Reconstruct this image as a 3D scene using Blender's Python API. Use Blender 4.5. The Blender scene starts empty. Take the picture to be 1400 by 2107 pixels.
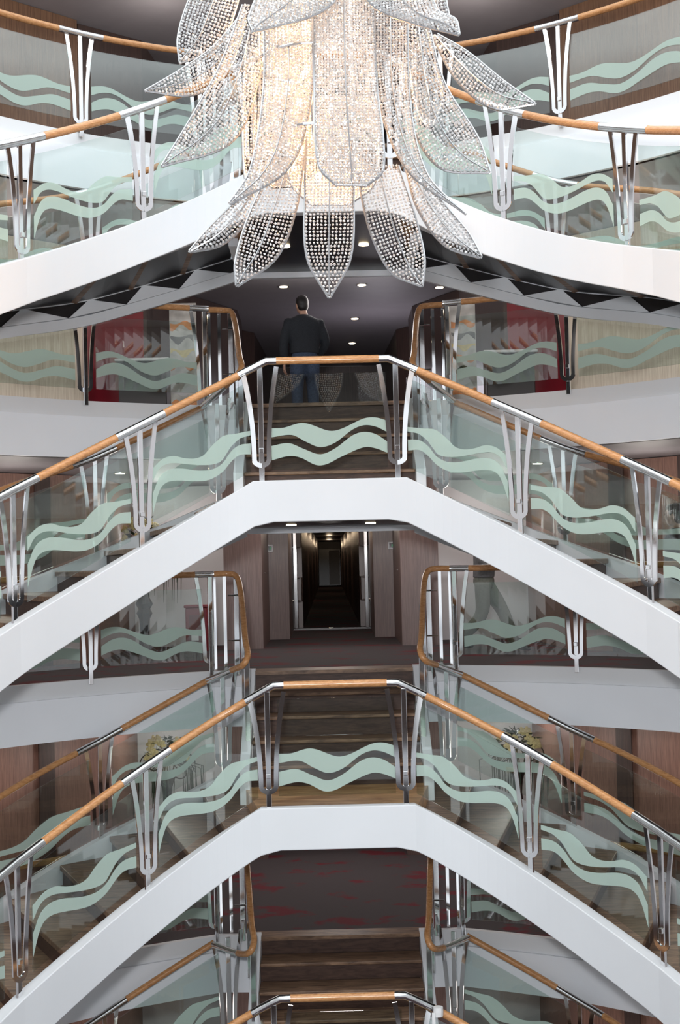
import bpy, bmesh, math, random
import numpy as np
from mathutils import Vector, Matrix
random.seed(7)
PI = math.pi
scn = bpy.context.scene
C = scn.collection
# ------------------------------------------------------------------ camera, world, lights, exposure
FPX = 2815.0
EYE = Vector((-0.03, 0.0, 1.214))
PIT, YAW, ROL = 0.035, 0.009, 0.024
def cam_axes():
    f0 = Vector((math.sin(YAW), math.cos(YAW), 0)); r0 = Vector((math.cos(YAW), -math.sin(YAW), 0))
    u0 = Vector((0, 0, 1))
    f = f0 * math.cos(PIT) + u0 * math.sin(PIT)
    u = u0 * math.cos(PIT) - f0 * math.sin(PIT)
    c, s = math.cos(ROL), math.sin(ROL)
    r = r0 * c + u * s * 1.0
    u2 = u * c - r0 * s
    return r, u2, f
R_, U_, F_ = cam_axes()
# picture right / up for an image that is turned so that level lines climb to the right
R_, U_ = (R_ - 2 * U_.dot(Vector((0, 0, 0))) * U_), U_
def level_axes():
    f0 = Vector((math.sin(YAW), math.cos(YAW), 0)); r0 = Vector((math.cos(YAW), -math.sin(YAW), 0)); u0 = Vector((0, 0, 1))
    f = f0 * math.cos(PIT) + u0 * math.sin(PIT); u = u0 * math.cos(PIT) - f0 * math.sin(PIT)
    c, s = math.cos(ROL), math.sin(ROL)
    return (r0 * c - u * s), (u * c + r0 * s), f
R_, U_, F_ = level_axes()
cam_d = bpy.data.cameras.new('camera'); cam = bpy.data.objects.new('camera', cam_d); C.objects.link(cam)
cam_d.sensor_fit = 'VERTICAL'; cam_d.sensor_height = 36; cam_d.lens = 36 * FPX / 2107
cam_d.clip_end = 300
cam.matrix_world = Matrix(((R_.x, U_.x, -F_.x, EYE.x), (R_.y, U_.y, -F_.y, EYE.y), (R_.z, U_.z, -F_.z, EYE.z), (0, 0, 0, 1)))
scn.camera = cam
def ray_at(px, py, Y):
    d = R_ * ((px - 700) / FPX) - U_ * ((py - 1053.5) / FPX) + F_
    t = (Y - EYE.y) / d.y
    return EYE + d * t

scn.view_settings.view_transform = 'Standard'; scn.view_settings.look = 'None'
scn.view_settings.gamma = 1; scn.view_settings.use_curve_mapping = False
scn.view_settings.exposure = 0.0
scn.cycles.max_bounces = 10; scn.cycles.transparent_max_bounces = 28; scn.cycles.glossy_bounces = 5
scn.cycles.transmission_bounces = 8; scn.cycles.diffuse_bounces = 4
scn.cycles.sample_clamp_indirect = 6; scn.cycles.caustics_reflective = False; scn.cycles.caustics_refractive = False
scn.cycles.use_denoising = True
W = bpy.data.worlds.new('daylight'); scn.world = W; W.use_nodes = True
wn = W.node_tree; wb = wn.nodes['Background']
_t = W.node_tree.nodes.new('ShaderNodeTexCoord'); _s = W.node_tree.nodes.new('ShaderNodeSeparateXYZ'); _r = W.node_tree.nodes.new('ShaderNodeValToRGB')
W.node_tree.links.new(_t.outputs['Generated'], _s.inputs[0]); W.node_tree.links.new(_s.outputs['Z'], _r.inputs[0]); W.node_tree.links.new(_r.outputs[0], wb.inputs['Color'])
_e = _r.color_ramp.elements; _e[0].position = 0.325; _e[0].color = (0.44, 0.46, 0.48, 1); _e[1].position = 0.345; _e[1].color = (0.90, 0.97, 1.0, 1)
wb.inputs['Strength'].default_value = 2.4
def lamp(name, kind, loc, energy, color=(1, 1, 1), rot=(0, 0, 0), **k):
    l = bpy.data.lights.new(name, kind); l.energy = energy; l.color = color
    for a, b in k.items(): setattr(l, a, b)
    o = bpy.data.objects.new(name, l); o.location = loc; o.rotation_euler = rot; C.objects.link(o); return o
sun = lamp('sun', 'SUN', (0, -5, 20), 0.3, (1, 0.98, 0.95), (math.radians(52), 0, math.radians(-12)), angle=math.radians(9))
flash = lamp('camera_flash', 'AREA', (-0.25, -0.1, 1.75), 620, (0.97, 0.98, 1.0), (math.radians(92), 0, 0), size=0.35)

# ------------------------------------------------------------------ materials
def mat(name):
    m = bpy.data.materials.new(name); m.use_nodes = True
    return m, m.node_tree.nodes, m.node_tree.links, m.node_tree.nodes['Principled BSDF']
def plain(name, col, rough=0.5, metal=0.0, spec=0.5, noise=0.0, nscale=4):
    m, n, l, b = mat(name)
    b.inputs['Base Color'].default_value = (*col, 1); b.inputs['Roughness'].default_value = rough
    b.inputs['Metallic'].default_value = metal; b.inputs['Specular IOR Level'].default_value = spec
    if noise:
        t = n.new('ShaderNodeTexCoord'); x = n.new('ShaderNodeTexNoise'); x.inputs['Scale'].default_value = nscale
        r = n.new('ShaderNodeValToRGB')
        r.color_ramp.elements[0].position = 0.3; r.color_ramp.elements[1].position = 0.7
        r.color_ramp.elements[0].color = (*[c * (1 - noise) for c in col], 1)
        r.color_ramp.elements[1].color = (*[min(1, c * (1 + noise * 0.5)) for c in col], 1)
        l.new(t.outputs['Object'], x.inputs['Vector']); l.new(x.outputs['Fac'], r.inputs['Fac']); l.new(r.outputs['Color'], b.inputs['Base Color'])
    return m
def wood(name, c1, c2, grain=(1, 1, 1), scale=14, rough=0.35, spec=0.5, seams=None):
    m, n, l, b = mat(name)
    t = n.new('ShaderNodeTexCoord'); mp = n.new('ShaderNodeMapping'); mp.inputs['Scale'].default_value = grain
    x = n.new('ShaderNodeTexNoise'); x.inputs['Scale'].default_value = scale; x.inputs['Detail'].default_value = 6
    x.inputs['Roughness'].default_value = 0.65; x.inputs['Distortion'].default_value = 0.6
    r = n.new('ShaderNodeValToRGB'); r.color_ramp.elements[0].position = 0.32; r.color_ramp.elements[1].position = 0.68
    r.color_ramp.elements[0].color = (*c1, 1); r.color_ramp.elements[1].color = (*c2, 1)
    l.new(t.outputs['Object'], mp.inputs['Vector']); l.new(mp.outputs['Vector'], x.inputs['Vector'])
    l.new(x.outputs['Fac'], r.inputs['Fac']); l.new(r.outputs['Color'], b.inputs['Base Color'])
    b.inputs['Roughness'].default_value = rough; b.inputs['Specular IOR Level'].default_value = spec
    return m
M = {}
M['white'] = plain('white_paint', (0.66, 0.685, 0.715), 0.6, spec=0.3, noise=0.02, nscale=1.5)
M['fascia'] = plain('fascia_paint', (0.88, 0.91, 0.96), 0.4, spec=0.4, noise=0.03, nscale=1.2)
M['fascia_top'] = plain('fascia_cap_paint', (0.74, 0.75, 0.77), 0.5)
M['ceiling'] = plain('ceiling_panel', (0.27, 0.25, 0.265), 0.55, noise=0.05)
M['cornice'] = plain('cornice_paint', (0.42, 0.41, 0.44), 0.5)
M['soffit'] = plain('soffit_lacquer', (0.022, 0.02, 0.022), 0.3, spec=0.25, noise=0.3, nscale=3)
M['chrome'] = plain('chrome', (0.86, 0.86, 0.87), 0.07, 1.0)
M['brushed'] = plain('brushed_steel', (0.72, 0.72, 0.73), 0.22, 1.0, noise=0.08, nscale=30)
M['frame'] = plain('dull_nickel', (0.50, 0.50, 0.51), 0.25, 1.0)
M['rail_wood'] = wood('handrail_teak', (0.40, 0.18, 0.07), (0.64, 0.34, 0.15), (3, 3, 14), 6, 0.22)
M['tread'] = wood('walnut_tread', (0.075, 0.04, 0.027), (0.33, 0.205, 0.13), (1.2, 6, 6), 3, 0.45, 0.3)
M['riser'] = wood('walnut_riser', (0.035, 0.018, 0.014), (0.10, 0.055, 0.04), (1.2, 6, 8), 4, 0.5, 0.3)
M['landing'] = wood('marbled_floor', (0.27, 0.12, 0.045), (0.78, 0.48, 0.24), (1.0, 3.5, 3), 2.2, 0.35)  # golden floor, with the brightness of sunlight put into its colour
M['wall_red_wood'] = wood('russet_veneer', (0.13, 0.065, 0.05), (0.27, 0.145, 0.11), (9, 9, 0.35), 9, 0.4)
M['wall_dark'] = wood('dark_veneer', (0.035, 0.022, 0.02), (0.075, 0.045, 0.038), (9, 9, 0.35), 7, 0.35)
M['wall_light'] = wood('pale_oak_veneer', (0.60, 0.49, 0.38), (0.85, 0.75, 0.63), (9, 9, 0.3), 8, 0.4)
M['wall_mauve'] = wood('mauve_walnut_veneer', (0.11, 0.07, 0.062), (0.21, 0.135, 0.12), (9, 9, 0.3), 9, 0.35)
M['wall_top_wood'] = wood('warm_walnut_veneer', (0.09, 0.045, 0.025), (0.22, 0.12, 0.07), (9, 9, 0.3), 8, 0.4)
M['wall_white'] = plain('white_wall_panel', (0.62, 0.60, 0.61), 0.5, noise=0.02)
M['red'] = plain('crimson_lacquer', (0.20, 0.008, 0.018), 0.35, noise=0.15, nscale=1.5)
M['red_dark'] = plain('dark_crimson_lacquer', (0.12, 0.008, 0.015), 0.35)
M['black'] = plain('black_lacquer', (0.012, 0.012, 0.013), 0.25)
M['iron'] = plain('wrought_iron', (0.02, 0.025, 0.022), 0.4, 0.3)
M['dark'] = plain('dark_panel', (0.03, 0.022, 0.022), 0.4)
M['skin'] = plain('skin', (0.55, 0.33, 0.24), 0.5)
M['hair'] = plain('black_hair', (0.012, 0.010, 0.010), 0.5, noise=0.3, nscale=60)
M['sweater'] = plain('navy_knit', (0.022, 0.026, 0.034), 0.9, noise=0.25, nscale=80)
M['jeans'] = plain('blue_denim', (0.05, 0.075, 0.13), 0.85, noise=0.3, nscale=60)
M['khaki'] = plain('grey_green_twill', (0.16, 0.165, 0.14), 0.85, noise=0.15, nscale=50)
M['grey_shirt'] = plain('grey_cotton', (0.17, 0.17, 0.18), 0.9, noise=0.15, nscale=50)
M['shoe'] = plain('black_leather', (0.02, 0.02, 0.022), 0.35)
M['leaf'] = plain('dark_leaf', (0.02, 0.045, 0.02), 0.5, noise=0.4, nscale=15)
M['rose'] = plain('cream_rose', (0.72, 0.60, 0.30), 0.6, noise=0.15, nscale=20)
M['orange'] = plain('orange_pigment', (0.75, 0.30, 0.10), 0.5, noise=0.3, nscale=8)
M['paper'] = plain('pale_pigment', (0.6, 0.58, 0.55), 0.5, noise=0.3, nscale=7)
M['green_screen'] = plain('green_display', (0.02, 0.35, 0.12), 0.3)
M['plastic'] = plain('white_plastic', (0.75, 0.75, 0.76), 0.4)

def carpet():
    m, n, l, b = mat('patterned_carpet')
    t = n.new('ShaderNodeTexCoord'); x = n.new('ShaderNodeTexNoise'); x.inputs['Scale'].default_value = 1.3; x.inputs['Detail'].default_value = 5
    x.inputs['Roughness'].default_value = 0.6
    mp = n.new('ShaderNodeMapping'); mp.inputs['Scale'].default_value = (1.0, 1.3, 1)
    r = n.new('ShaderNodeValToRGB'); e = r.color_ramp.elements
    e[0].position = 0.54; e[0].color = (0.075, 0.058, 0.062, 1); e[1].position = 0.60; e[1].color = (0.16, 0.010, 0.02, 1)
    f = n.new('ShaderNodeTexNoise'); f.inputs['Scale'].default_value = 160
    mx = n.new('ShaderNodeMix'); mx.data_type = 'RGBA'; mx.blend_type = 'MULTIPLY'; mx.inputs[0].default_value = 0.6
    l.new(t.outputs['Object'], mp.inputs['Vector']); l.new(mp.outputs['Vector'], x.inputs['Vector']); l.new(t.outputs['Object'], f.inputs['Vector'])
    l.new(x.outputs['Fac'], r.inputs['Fac']); l.new(r.outputs['Color'], mx.inputs[6]); l.new(f.outputs['Color'], mx.inputs[7])
    l.new(mx.outputs[2], b.inputs['Base Color']); b.inputs['Roughness'].default_value = 0.95
    return m
M['carpet'] = carpet()
def glass(name, tint, refl_ior=1.5):
    m, n, l, b = mat(name); n.remove(b)
    out = n['Material Output']; tr = n.new('ShaderNodeBsdfTransparent'); tr.inputs['Color'].default_value = (*tint, 1)
    gl = n.new('ShaderNodeBsdfGlossy'); gl.inputs['Roughness'].default_value = 0.015
    lw = n.new('ShaderNodeLayerWeight'); lw.inputs['Blend'].default_value = 0.5
    pw = n.new('ShaderNodeMath'); pw.operation = 'POWER'; pw.inputs[1].default_value = 5.0
    ma = n.new('ShaderNodeMath'); ma.operation = 'MULTIPLY_ADD'; ma.inputs[1].default_value = 0.95; ma.inputs[2].default_value = 0.09
    l.new(lw.outputs['Facing'], pw.inputs[0]); l.new(pw.outputs[0], ma.inputs[0])
    mx = n.new('ShaderNodeMixShader')
    l.new(ma.outputs[0], mx.inputs[0]); l.new(tr.outputs[0], mx.inputs[1]); l.new(gl.outputs[0], mx.inputs[2]); l.new(mx.outputs[0], out.inputs['Surface'])
    return m
M['glass'] = glass('balustrade_glass', (0.90, 0.945, 0.93), 1.55)
def frosted():
    m, n, l, b = mat('frosted_etching'); n.remove(b); out = n['Material Output']
    tr = n.new('ShaderNodeBsdfTransparent'); tr.inputs['Color'].default_value = (0.86, 0.95, 0.92, 1)
    df = n.new('ShaderNodeBsdfDiffuse'); df.inputs['Color'].default_value = (0.70, 0.82, 0.77, 1)
    tl = n.new('ShaderNodeBsdfTranslucent'); tl.inputs['Color'].default_value = (0.68, 0.81, 0.75, 1)
    m1 = n.new('ShaderNodeMixShader'); m1.inputs[0].default_value = 0.35
    m2 = n.new('ShaderNodeMixShader'); m2.inputs[0].default_value = 0.58
    l.new(df.outputs[0], m1.inputs[1]); l.new(tl.outputs[0], m1.inputs[2])
    l.new(tr.outputs[0], m2.inputs[1]); l.new(m1.outputs[0], m2.inputs[2]); l.new(m2.outputs[0], out.inputs['Surface'])
    return m
M['frost'] = frosted()
def crystal():
    m, n, l, b = mat('cut_crystal'); n.remove(b); out = n['Material Output']
    tl = n.new('ShaderNodeBsdfTranslucent'); tl.inputs['Color'].default_value = (0.9, 0.9, 0.9, 1)
    df = n.new('ShaderNodeBsdfDiffuse'); df.inputs['Color'].default_value = (0.76, 0.76, 0.77, 1)
    gl = n.new('ShaderNodeBsdfGlossy'); gl.inputs['Roughness'].default_value = 0.08; gl.inputs['Color'].default_value = (1, 1, 1, 1)
    m1 = n.new('ShaderNodeMixShader'); m1.inputs[0].default_value = 0.55
    m2 = n.new('ShaderNodeMixShader'); m2.inputs[0].default_value = 0.26
    l.new(df.outputs[0], m1.inputs[1]); l.new(tl.outputs[0], m1.inputs[2])
    l.new(m1.outputs[0], m2.inputs[1]); l.new(gl.outputs[0], m2.inputs[2]); l.new(m2.outputs[0], out.inputs['Surface'])
    return m
M['crystal'] = crystal()
def emit(name, col, s):
    m, n, l, b = mat(name)
    b.inputs['Base Color'].default_value = (*col, 1); b.inputs['Emission Color'].default_value = (*col, 1); b.inputs['Emission Strength'].default_value = s
    return m
M['bulb'] = emit('warm_bulb', (1.0, 0.72, 0.42), 30)
M['downlight'] = emit('warm_downlight', (1.0, 0.80, 0.52), 14)

# ------------------------------------------------------------------ helpers
class MB:
    def __init__(s): s.v = []; s.f = []
    def add(s, vs, fs):
        o = len(s.v); s.v += [tuple(v) for v in vs]; s.f += [tuple(i + o for i in f) for f in fs]; return s
    def box(s, x0, x1, y0, y1, z0, z1):
        return s.add([(x0, y0, z0), (x1, y0, z0), (x1, y1, z0), (x0, y1, z0), (x0, y0, z1), (x1, y0, z1), (x1, y1, z1), (x0, y1, z1)],
                     [(0, 3, 2, 1), (4, 5, 6, 7), (0, 1, 5, 4), (1, 2, 6, 5), (2, 3, 7, 6), (3, 0, 4, 7)])
    def prism(s, top, bot):
        n = len(top)
        return s.add(list(top) + list(bot), [tuple(range(n)), tuple(range(2 * n - 1, n - 1, -1))] + [(i, i + n, (i + 1) % n + n, (i + 1) % n) for i in range(n)])
    def rings(s, rs, closed=True, caps=True):
        n = len(rs[0]); o = []
        vs = [p for r in rs for p in r]; fs = []
        for i in range(len(rs) - 1):
            for j in range(n if closed else n - 1):
                k = (j + 1) % n
                fs.append((i * n + j, i * n + k, (i + 1) * n + k, (i + 1) * n + j))
        if caps and closed:
            fs.append(tuple(range(n - 1, -1, -1))); fs.append(tuple((len(rs) - 1) * n + j for j in range(n)))
        return s.add(vs, fs)
    def tube(s, pts, r, n=8, flat=1.0):
        pts = [Vector(p) for p in pts]; rs = []
        rr = r if isinstance(r, (list, tuple)) else [r] * len(pts)
        prev = None
        for i, p in enumerate(pts):
            t = (pts[min(i + 1, len(pts) - 1)] - pts[max(i - 1, 0)]).normalized()
            if prev is None:
                a = Vector((0, 0, 1)) if abs(t.z) < 0.9 else Vector((1, 0, 0))
                u = t.cross(a).normalized()
            else:
                u = (prev - t * prev.dot(t)).normalized()
            prev = u; w = t.cross(u)
            rs.append([p + u * (math.cos(2 * PI * k / n) * rr[i]) + w * (math.sin(2 * PI * k / n) * rr[i] * flat) for k in range(n)])
        return s.rings(rs)
    def lathe(s, c, prof, n=16):
        return s.rings([[(c[0] + r * math.cos(2 * PI * k / n), c[1] + r * math.sin(2 * PI * k / n), c[2] + z) for k in range(n)] for r, z in prof])
    def ell(s, c, r, n=14, m=9, rot=None):
        rs = []
        for i in range(m + 1):
            a = -PI / 2 + PI * i / m; q = max(0.02, math.cos(a))
            ring = []
            for k in range(n):
                p = Vector((r[0] * q * math.cos(2 * PI * k / n), r[1] * q * math.sin(2 * PI * k / n), r[2] * math.sin(a)))
                if rot: p = rot @ p
                ring.append(Vector(c) + p)
            rs.append(ring)
        return s.rings(rs)
    def build(s, name, m, parent=None, smooth=False, origin=None):
        vs = np.array([tuple(v) for v in s.v], dtype=float)
        if parent is not None:
            org = ORG[parent.name]
        else:
            org = np.array(origin) if origin is not None else np.array([(vs[:, 0].min() + vs[:, 0].max()) / 2, (vs[:, 1].min() + vs[:, 1].max()) / 2, vs[:, 2].min()])
        me = bpy.data.meshes.new(name); me.from_pydata((vs - org).tolist(), [], s.f)
        bm = bmesh.new(); bm.from_mesh(me); bmesh.ops.recalc_face_normals(bm, faces=bm.faces); bm.to_mesh(me); bm.free()
        me.materials.append(m)
        if smooth:
            me.polygons.foreach_set('use_smooth', [True] * len(me.polygons))
        o = bpy.data.objects.new(name, me); C.objects.link(o)
        if parent is not None:
            o.parent = parent; ORG[o.name] = org
        else:
            o.location = org; ORG[o.name] = org
        if smooth:
            md = o.modifiers.new('edge_split', 'EDGE_SPLIT'); md.split_angle = math.radians(40)
        return o
ORG = {}
def tag(o, label=None, cat=None, group=None, kind=None):
    if label: o['label'] = label
    if cat: o['category'] = cat
    if group: o['group'] = group
    if kind: o['kind'] = kind
    return o
def thing(name, loc, label, cat, group=None):
    o = bpy.data.objects.new(name, None); C.objects.link(o); o.location = loc; o.empty_display_size = 0.1
    ORG[o.name] = np.array(loc, dtype=float)
    return tag(o, label, cat, group)
def struct(o): o['kind'] = 'structure'; return o
def bevel(o, w=0.006, n=2):
    md = o.modifiers.new('bevel', 'BEVEL'); md.width = w; md.segments = n; md.limit_method = 'ANGLE'; md.angle_limit = math.radians(40); return o
def crom(P, n=12, ghost0=None, ghost1=None):
    P = [np.array(p, float) for p in P]
    g0 = np.array(ghost0, float) if ghost0 is not None else 2 * P[0] - P[1]
    g1 = np.array(ghost1, float) if ghost1 is not None else 2 * P[-1] - P[-2]
    Q = [g0] + P + [g1]; out = []
    for i in range(1, len(Q) - 2):
        a, b, c, d = Q[i - 1:i + 3]
        for k in range(n):
            t = k / n
            out.append(0.5 * ((2 * b) + (-a + c) * t + (2 * a - 5 * b + 4 * c - d) * t * t + (-a + 3 * b - 3 * c + d) * t ** 3))
    out.append(P[-1]); return out
def herm(xs, ys, u):
    xs = list(xs); ys = list(ys); n = len(xs)
    m = [(ys[min(i + 1, n - 1)] - ys[max(i - 1, 0)]) / (xs[min(i + 1, n - 1)] - xs[max(i - 1, 0)]) for i in range(n)]
    for i in range(n - 1):
        if u <= xs[i + 1] or i == n - 2:
            h = xs[i + 1] - xs[i]; t = min(1, max(0, (u - xs[i]) / h))
            return (2 * t**3 - 3 * t**2 + 1) * ys[i] + (t**3 - 2 * t**2 + t) * h * m[i] + (-2 * t**3 + 3 * t**2) * ys[i + 1] + (t**3 - t**2) * h * m[i + 1]
def plan_normals(pts):
    N = []
    for i in range(len(pts)):
        a = pts[max(i - 1, 0)]; b = pts[min(i + 1, len(pts) - 1)]
        t = Vector((b[0] - a[0], b[1] - a[1])).normalized(); N.append(Vector((-t.y, t.x)))
    return N
def band(mb, pts, ztop, zbot, front, back):
    """vertical band along a plan path; front/back = offsets along the plan normal"""
    N = plan_normals(pts); rs = []
    for p, n, a, b in zip(pts, N, ztop, zbot):
        f = (p[0] + n.x * front, p[1] + n.y * front); k = (p[0] + n.x * back, p[1] + n.y * back)
        rs.append([(f[0], f[1], b), (f[0], f[1], a), (k[0], k[1], a), (k[0], k[1], b)])
    return mb.rings(rs)

# ------------------------------------------------------------------ levels (deck B floor is z = 0)
DECK = {'Z': 5.857, 'A': 2.965, 'B': 0.0, 'C': -2.908, 'D': -5.82}
LV = {
 1: dict(z=4.784, deck='Z', K1=(1.63, 12.273, .538), K2=(2.52, 11.273, 1.097), t1=(-.033, .035), t2=(0, 0), lift=(.055, .085), word='top'),
 2: dict(z=1.952, deck='A', K1=(1.679, 12.114, .553), K2=(2.579, 11.098, 1.156), t1=(.02, -.018), t2=(.02, -.018), word='second'),
 3: dict(z=-1.013, deck='B', K1=(1.694, 12.181, .592), K2=(2.575, 11.033, 1.133), t1=(.03, -.03), t2=(.052, -.055), word='third'),
 4: dict(z=-3.83, deck='C', K1=(1.694, 12.181, .592), K2=(2.575, 11.033, 1.133), t1=(0, 0), t2=(0, 0), word='lowest'),
}
WHERE = {1: 'uppermost landing behind the chandelier', 2: 'landing right below the chandelier tip', 3: 'landing with the golden floor', 4: 'lowest landing at the bottom edge'}
def outer_half(L, side, x0=0.70, d0=0.0, n=12):
    s = 0 if side < 0 else 1
    k1 = list(L['K1']); k2 = list(L['K2']); k1[2] += L['t1'][s]; k2[2] += L['t2'][s]
    k3 = (k2[0] + .56, k2[1] - 1.25, k2[2] + .62)
    def lag(x, c):
        X = (x0, k1[0], k2[0]); Yv = ((12.5, k1[1], k2[1]) if c == 1 else (d0, k1[2], k2[2])); r = 0
        for a in range(3):
            w = 1
            for b in range(3):
                if a != b: w *= (x - X[b]) / (X[a] - X[b])
            r += w * Yv[a]
        return r
    P = [(x, lag(x, 1), lag(x, 2)) for x in np.linspace(x0, k2[0], 2 * n)]
    e = np.array(P[-1]) - np.array(P[-2]); e /= np.linalg.norm(e[:2])
    P += [tuple(np.array(P[-1]) + e * .35 * k + np.array((-.02, -.02, 0)) * k * k) for k in (1, 2, 3, 4)]
    return [np.array((side * p[0], p[1], p[2])) for p in P]
def inner_half(side, n=12, x0=0.93):
    P = crom([(x0, 15.02, 0.0), (2.47, 14.38, .67), (3.3, 13.38, 1.07), (4.1, 12.1, 1.6)], n, ghost0=(-.4, 15.3, -.6))
    return [np.array((side * p[0], p[1], p[2])) for p in P]
def full_outer(L, x0=0.70, d0=0.0):
    l = outer_half(L, -1, x0, d0); r = outer_half(L, 1, x0, d0)
    mid = [np.array((x, 12.5, d0)) for x in np.linspace(-x0, x0, 9)[1:-1]]
    return l[::-1] + mid + r
def cut(path, xa, xb):
    """part of a polyline (x monotone) between two x values"""
    X = np.array([p[0] for p in path]); A = np.array(path)
    g = lambda x: np.array([np.interp(x, X, A[:, k]) for k in range(A.shape[1])])
    return [g(xa)] + [np.array(p) for p in path if xa + 1e-4 < p[0] < xb - 1e-4] + [g(xb)]
def at_d(path, d):
    """point on a half path at drop d (d increases along it)"""
    A = np.array(path); D = A[:, 2]
    return np.array([np.interp(d, D, A[:, 0]), np.interp(d, D, A[:, 1])])

# waves etched in the glass: top / bottom curves of two bands, over u = 0..1
WC = [((0, .1, .28, .5, .6, .8, .9, 1), (.436, .436, .483, .395, .41, .515, .525, .49), (0, .18, .3, .42, .55, .7, .8, .9, 1), (.34, .36, .285, .226, .27, .40, .445, .43, .37)),
      ((0, .15, .28, .42, .55, .7, .8, .9, 1), (.25, .275, .21, .15, .21, .34, .375, .35, .27), (0, .15, .25, .38, .47, .6, .8, .9, 1), (.10, .14, .12, .04, .045, .12, .215, .2, .15))]
_u = lambda xs: tuple((x - 200) / 890 for x in xs)
WS = [(_u((205, 300, 400, 500, 600, 680, 740, 800, 860, 960, 1090)), (.64, .68, .65, .56, .49, .475, .52, .55, .56, .51, .45),
       _u((205, 260, 330, 420, 560, 660, 750, 830, 880, 920, 960, 1000, 1090)), (.50, .59, .605, .56, .45, .375, .32, .30, .35, .40, .42, .43, .40)),
      (_u((205, 250, 300, 380, 480, 600, 700, 780, 850, 900, 950, 1000, 1090)), (.37, .48, .525, .52, .46, .36, .29, .26, .275, .33, .36, .36, .31),
       _u((200, 240, 280, 340, 420, 520, 600, 700, 780, 850, 900, 950, 1000, 1090)), (.15, .30, .385, .405, .37, .30, .24, .18, .165, .18, .22, .25, .25, .19))]

def glass_panel(parent, pts, lo, hi, waves, flip=False, zl=0.0, off=0.0):
    """pts: (x, y, z_foot); glass between foot+lo and foot+hi"""
    mb = MB(); band(mb, pts, [p[2] + hi for p in pts], [p[2] + lo for p in pts], -0.006 + off, 0.006 + off)
    g = mb.build('glass_panel', M['glass'], parent)
    A = np.array(pts); cum = np.concatenate([[0], np.cumsum(np.hypot(np.diff(A[:, 0]), np.diff(A[:, 1])))]); tot = cum[-1]
    for tx, ty, bx, by in (waves or []):
        q = []; n = 40
        for i in range(n + 1):
            u = i / n; c = u * tot
            x, y, z = [np.interp(c, cum, A[:, k]) for k in range(3)]
            uu = 1 - u if flip else u
            q.append((x, y, z + lo + (hi - lo) * herm(tx, ty, uu), z + lo + (hi - lo) * herm(bx, by, uu)))
        w = MB(); band(w, q, [a[2] for a in q], [min(a[3], a[2] - .012) for a in q], -0.0095 + off, -0.0065 + off)
        w.build('frosted_wave', M['frost'], g)
    return g
def make_post(parent, x, y, zf, zr, tdir, slope, arms=(-1, 1), foot=-0.05, lean=0.0):
    """flat chrome bar with a pair of flaring arms joined by a loop; tdir plan tangent, slope dz per metre along it"""
    t = Vector((tdir[0], tdir[1], 0)).normalized(); nrm = Vector((-t.y, t.x, 0))
    base = Vector((x, y, 0))
    def P(a, z, k): return base + t * a + nrm * k + Vector((0, 0, z))
    mb = MB()
    w, th = 0.024, 0.012
    mb.prism([P(-w, zr, -th), P(w, zr, -th), P(w, zr, th), P(-w, zr, th)], [P(-w, zf + foot, -th), P(w, zf + foot, -th), P(w, zf + foot, th), P(-w, zf + foot, th)])
    mb.prism([P(-.02, zf + .30, -.03), P(.02, zf + .30, -.03), P(.02, zf + .30, -.012), P(-.02, zf + .30, -.012)], [P(-.02, zf + .26, -.03), P(.02, zf + .26, -.03), P(.02, zf + .26, -.012), P(-.02, zf + .26, -.012)])
    po = mb.build('post', M['chrome'], parent); bevel(po, .003)
    H = zr - zf
    a = MB(); hw = 0.021
    for sgn in arms:
        cl = []
        for i in range(9):  # loop quarter
            an = PI / 2 * i / 8; cl.append((0.068 * math.sin(an), 0.14 - 0.058 * math.cos(an) + 0.058))
        for i in range(1, 15):
            v = i / 14; z = 0.14 + 0.058 + v * (H - 0.198); cl.append((0.068 + 0.085 * v ** 1.9, z))
        rs = []
        for i, (p, z) in enumerate(cl):
            q0 = cl[max(i - 1, 0)]; q1 = cl[min(i + 1, len(cl) - 1)]
            d = Vector((q1[0] - q0[0], q1[1] - q0[1])).normalized(); nn = Vector((-d.y, d.x))
            pts = []
            for sw, kk in ((-hw, -.022), (hw, -.022), (hw, -.008), (-hw, -.008)):
                aa = sgn * (p + nn.x * sw); zz = z + nn.y * sw + slope * aa * min(1.0, max(0, (z - .1) / (H - .1)))
                pts.append(P(aa, zf + zz, kk))
            rs.append(pts)
        a.rings(rs)
    ar = a.build('arm', M['chrome'], po)
    return po
def rail_piece(parent, path3, r, kind):
    mb = MB(); mb.tube(path3, r, 14)
    return mb.build('rail_sleeve' if kind else 'handrail', M['brushed'] if kind else M['rail_wood'], parent, smooth=True)

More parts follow.
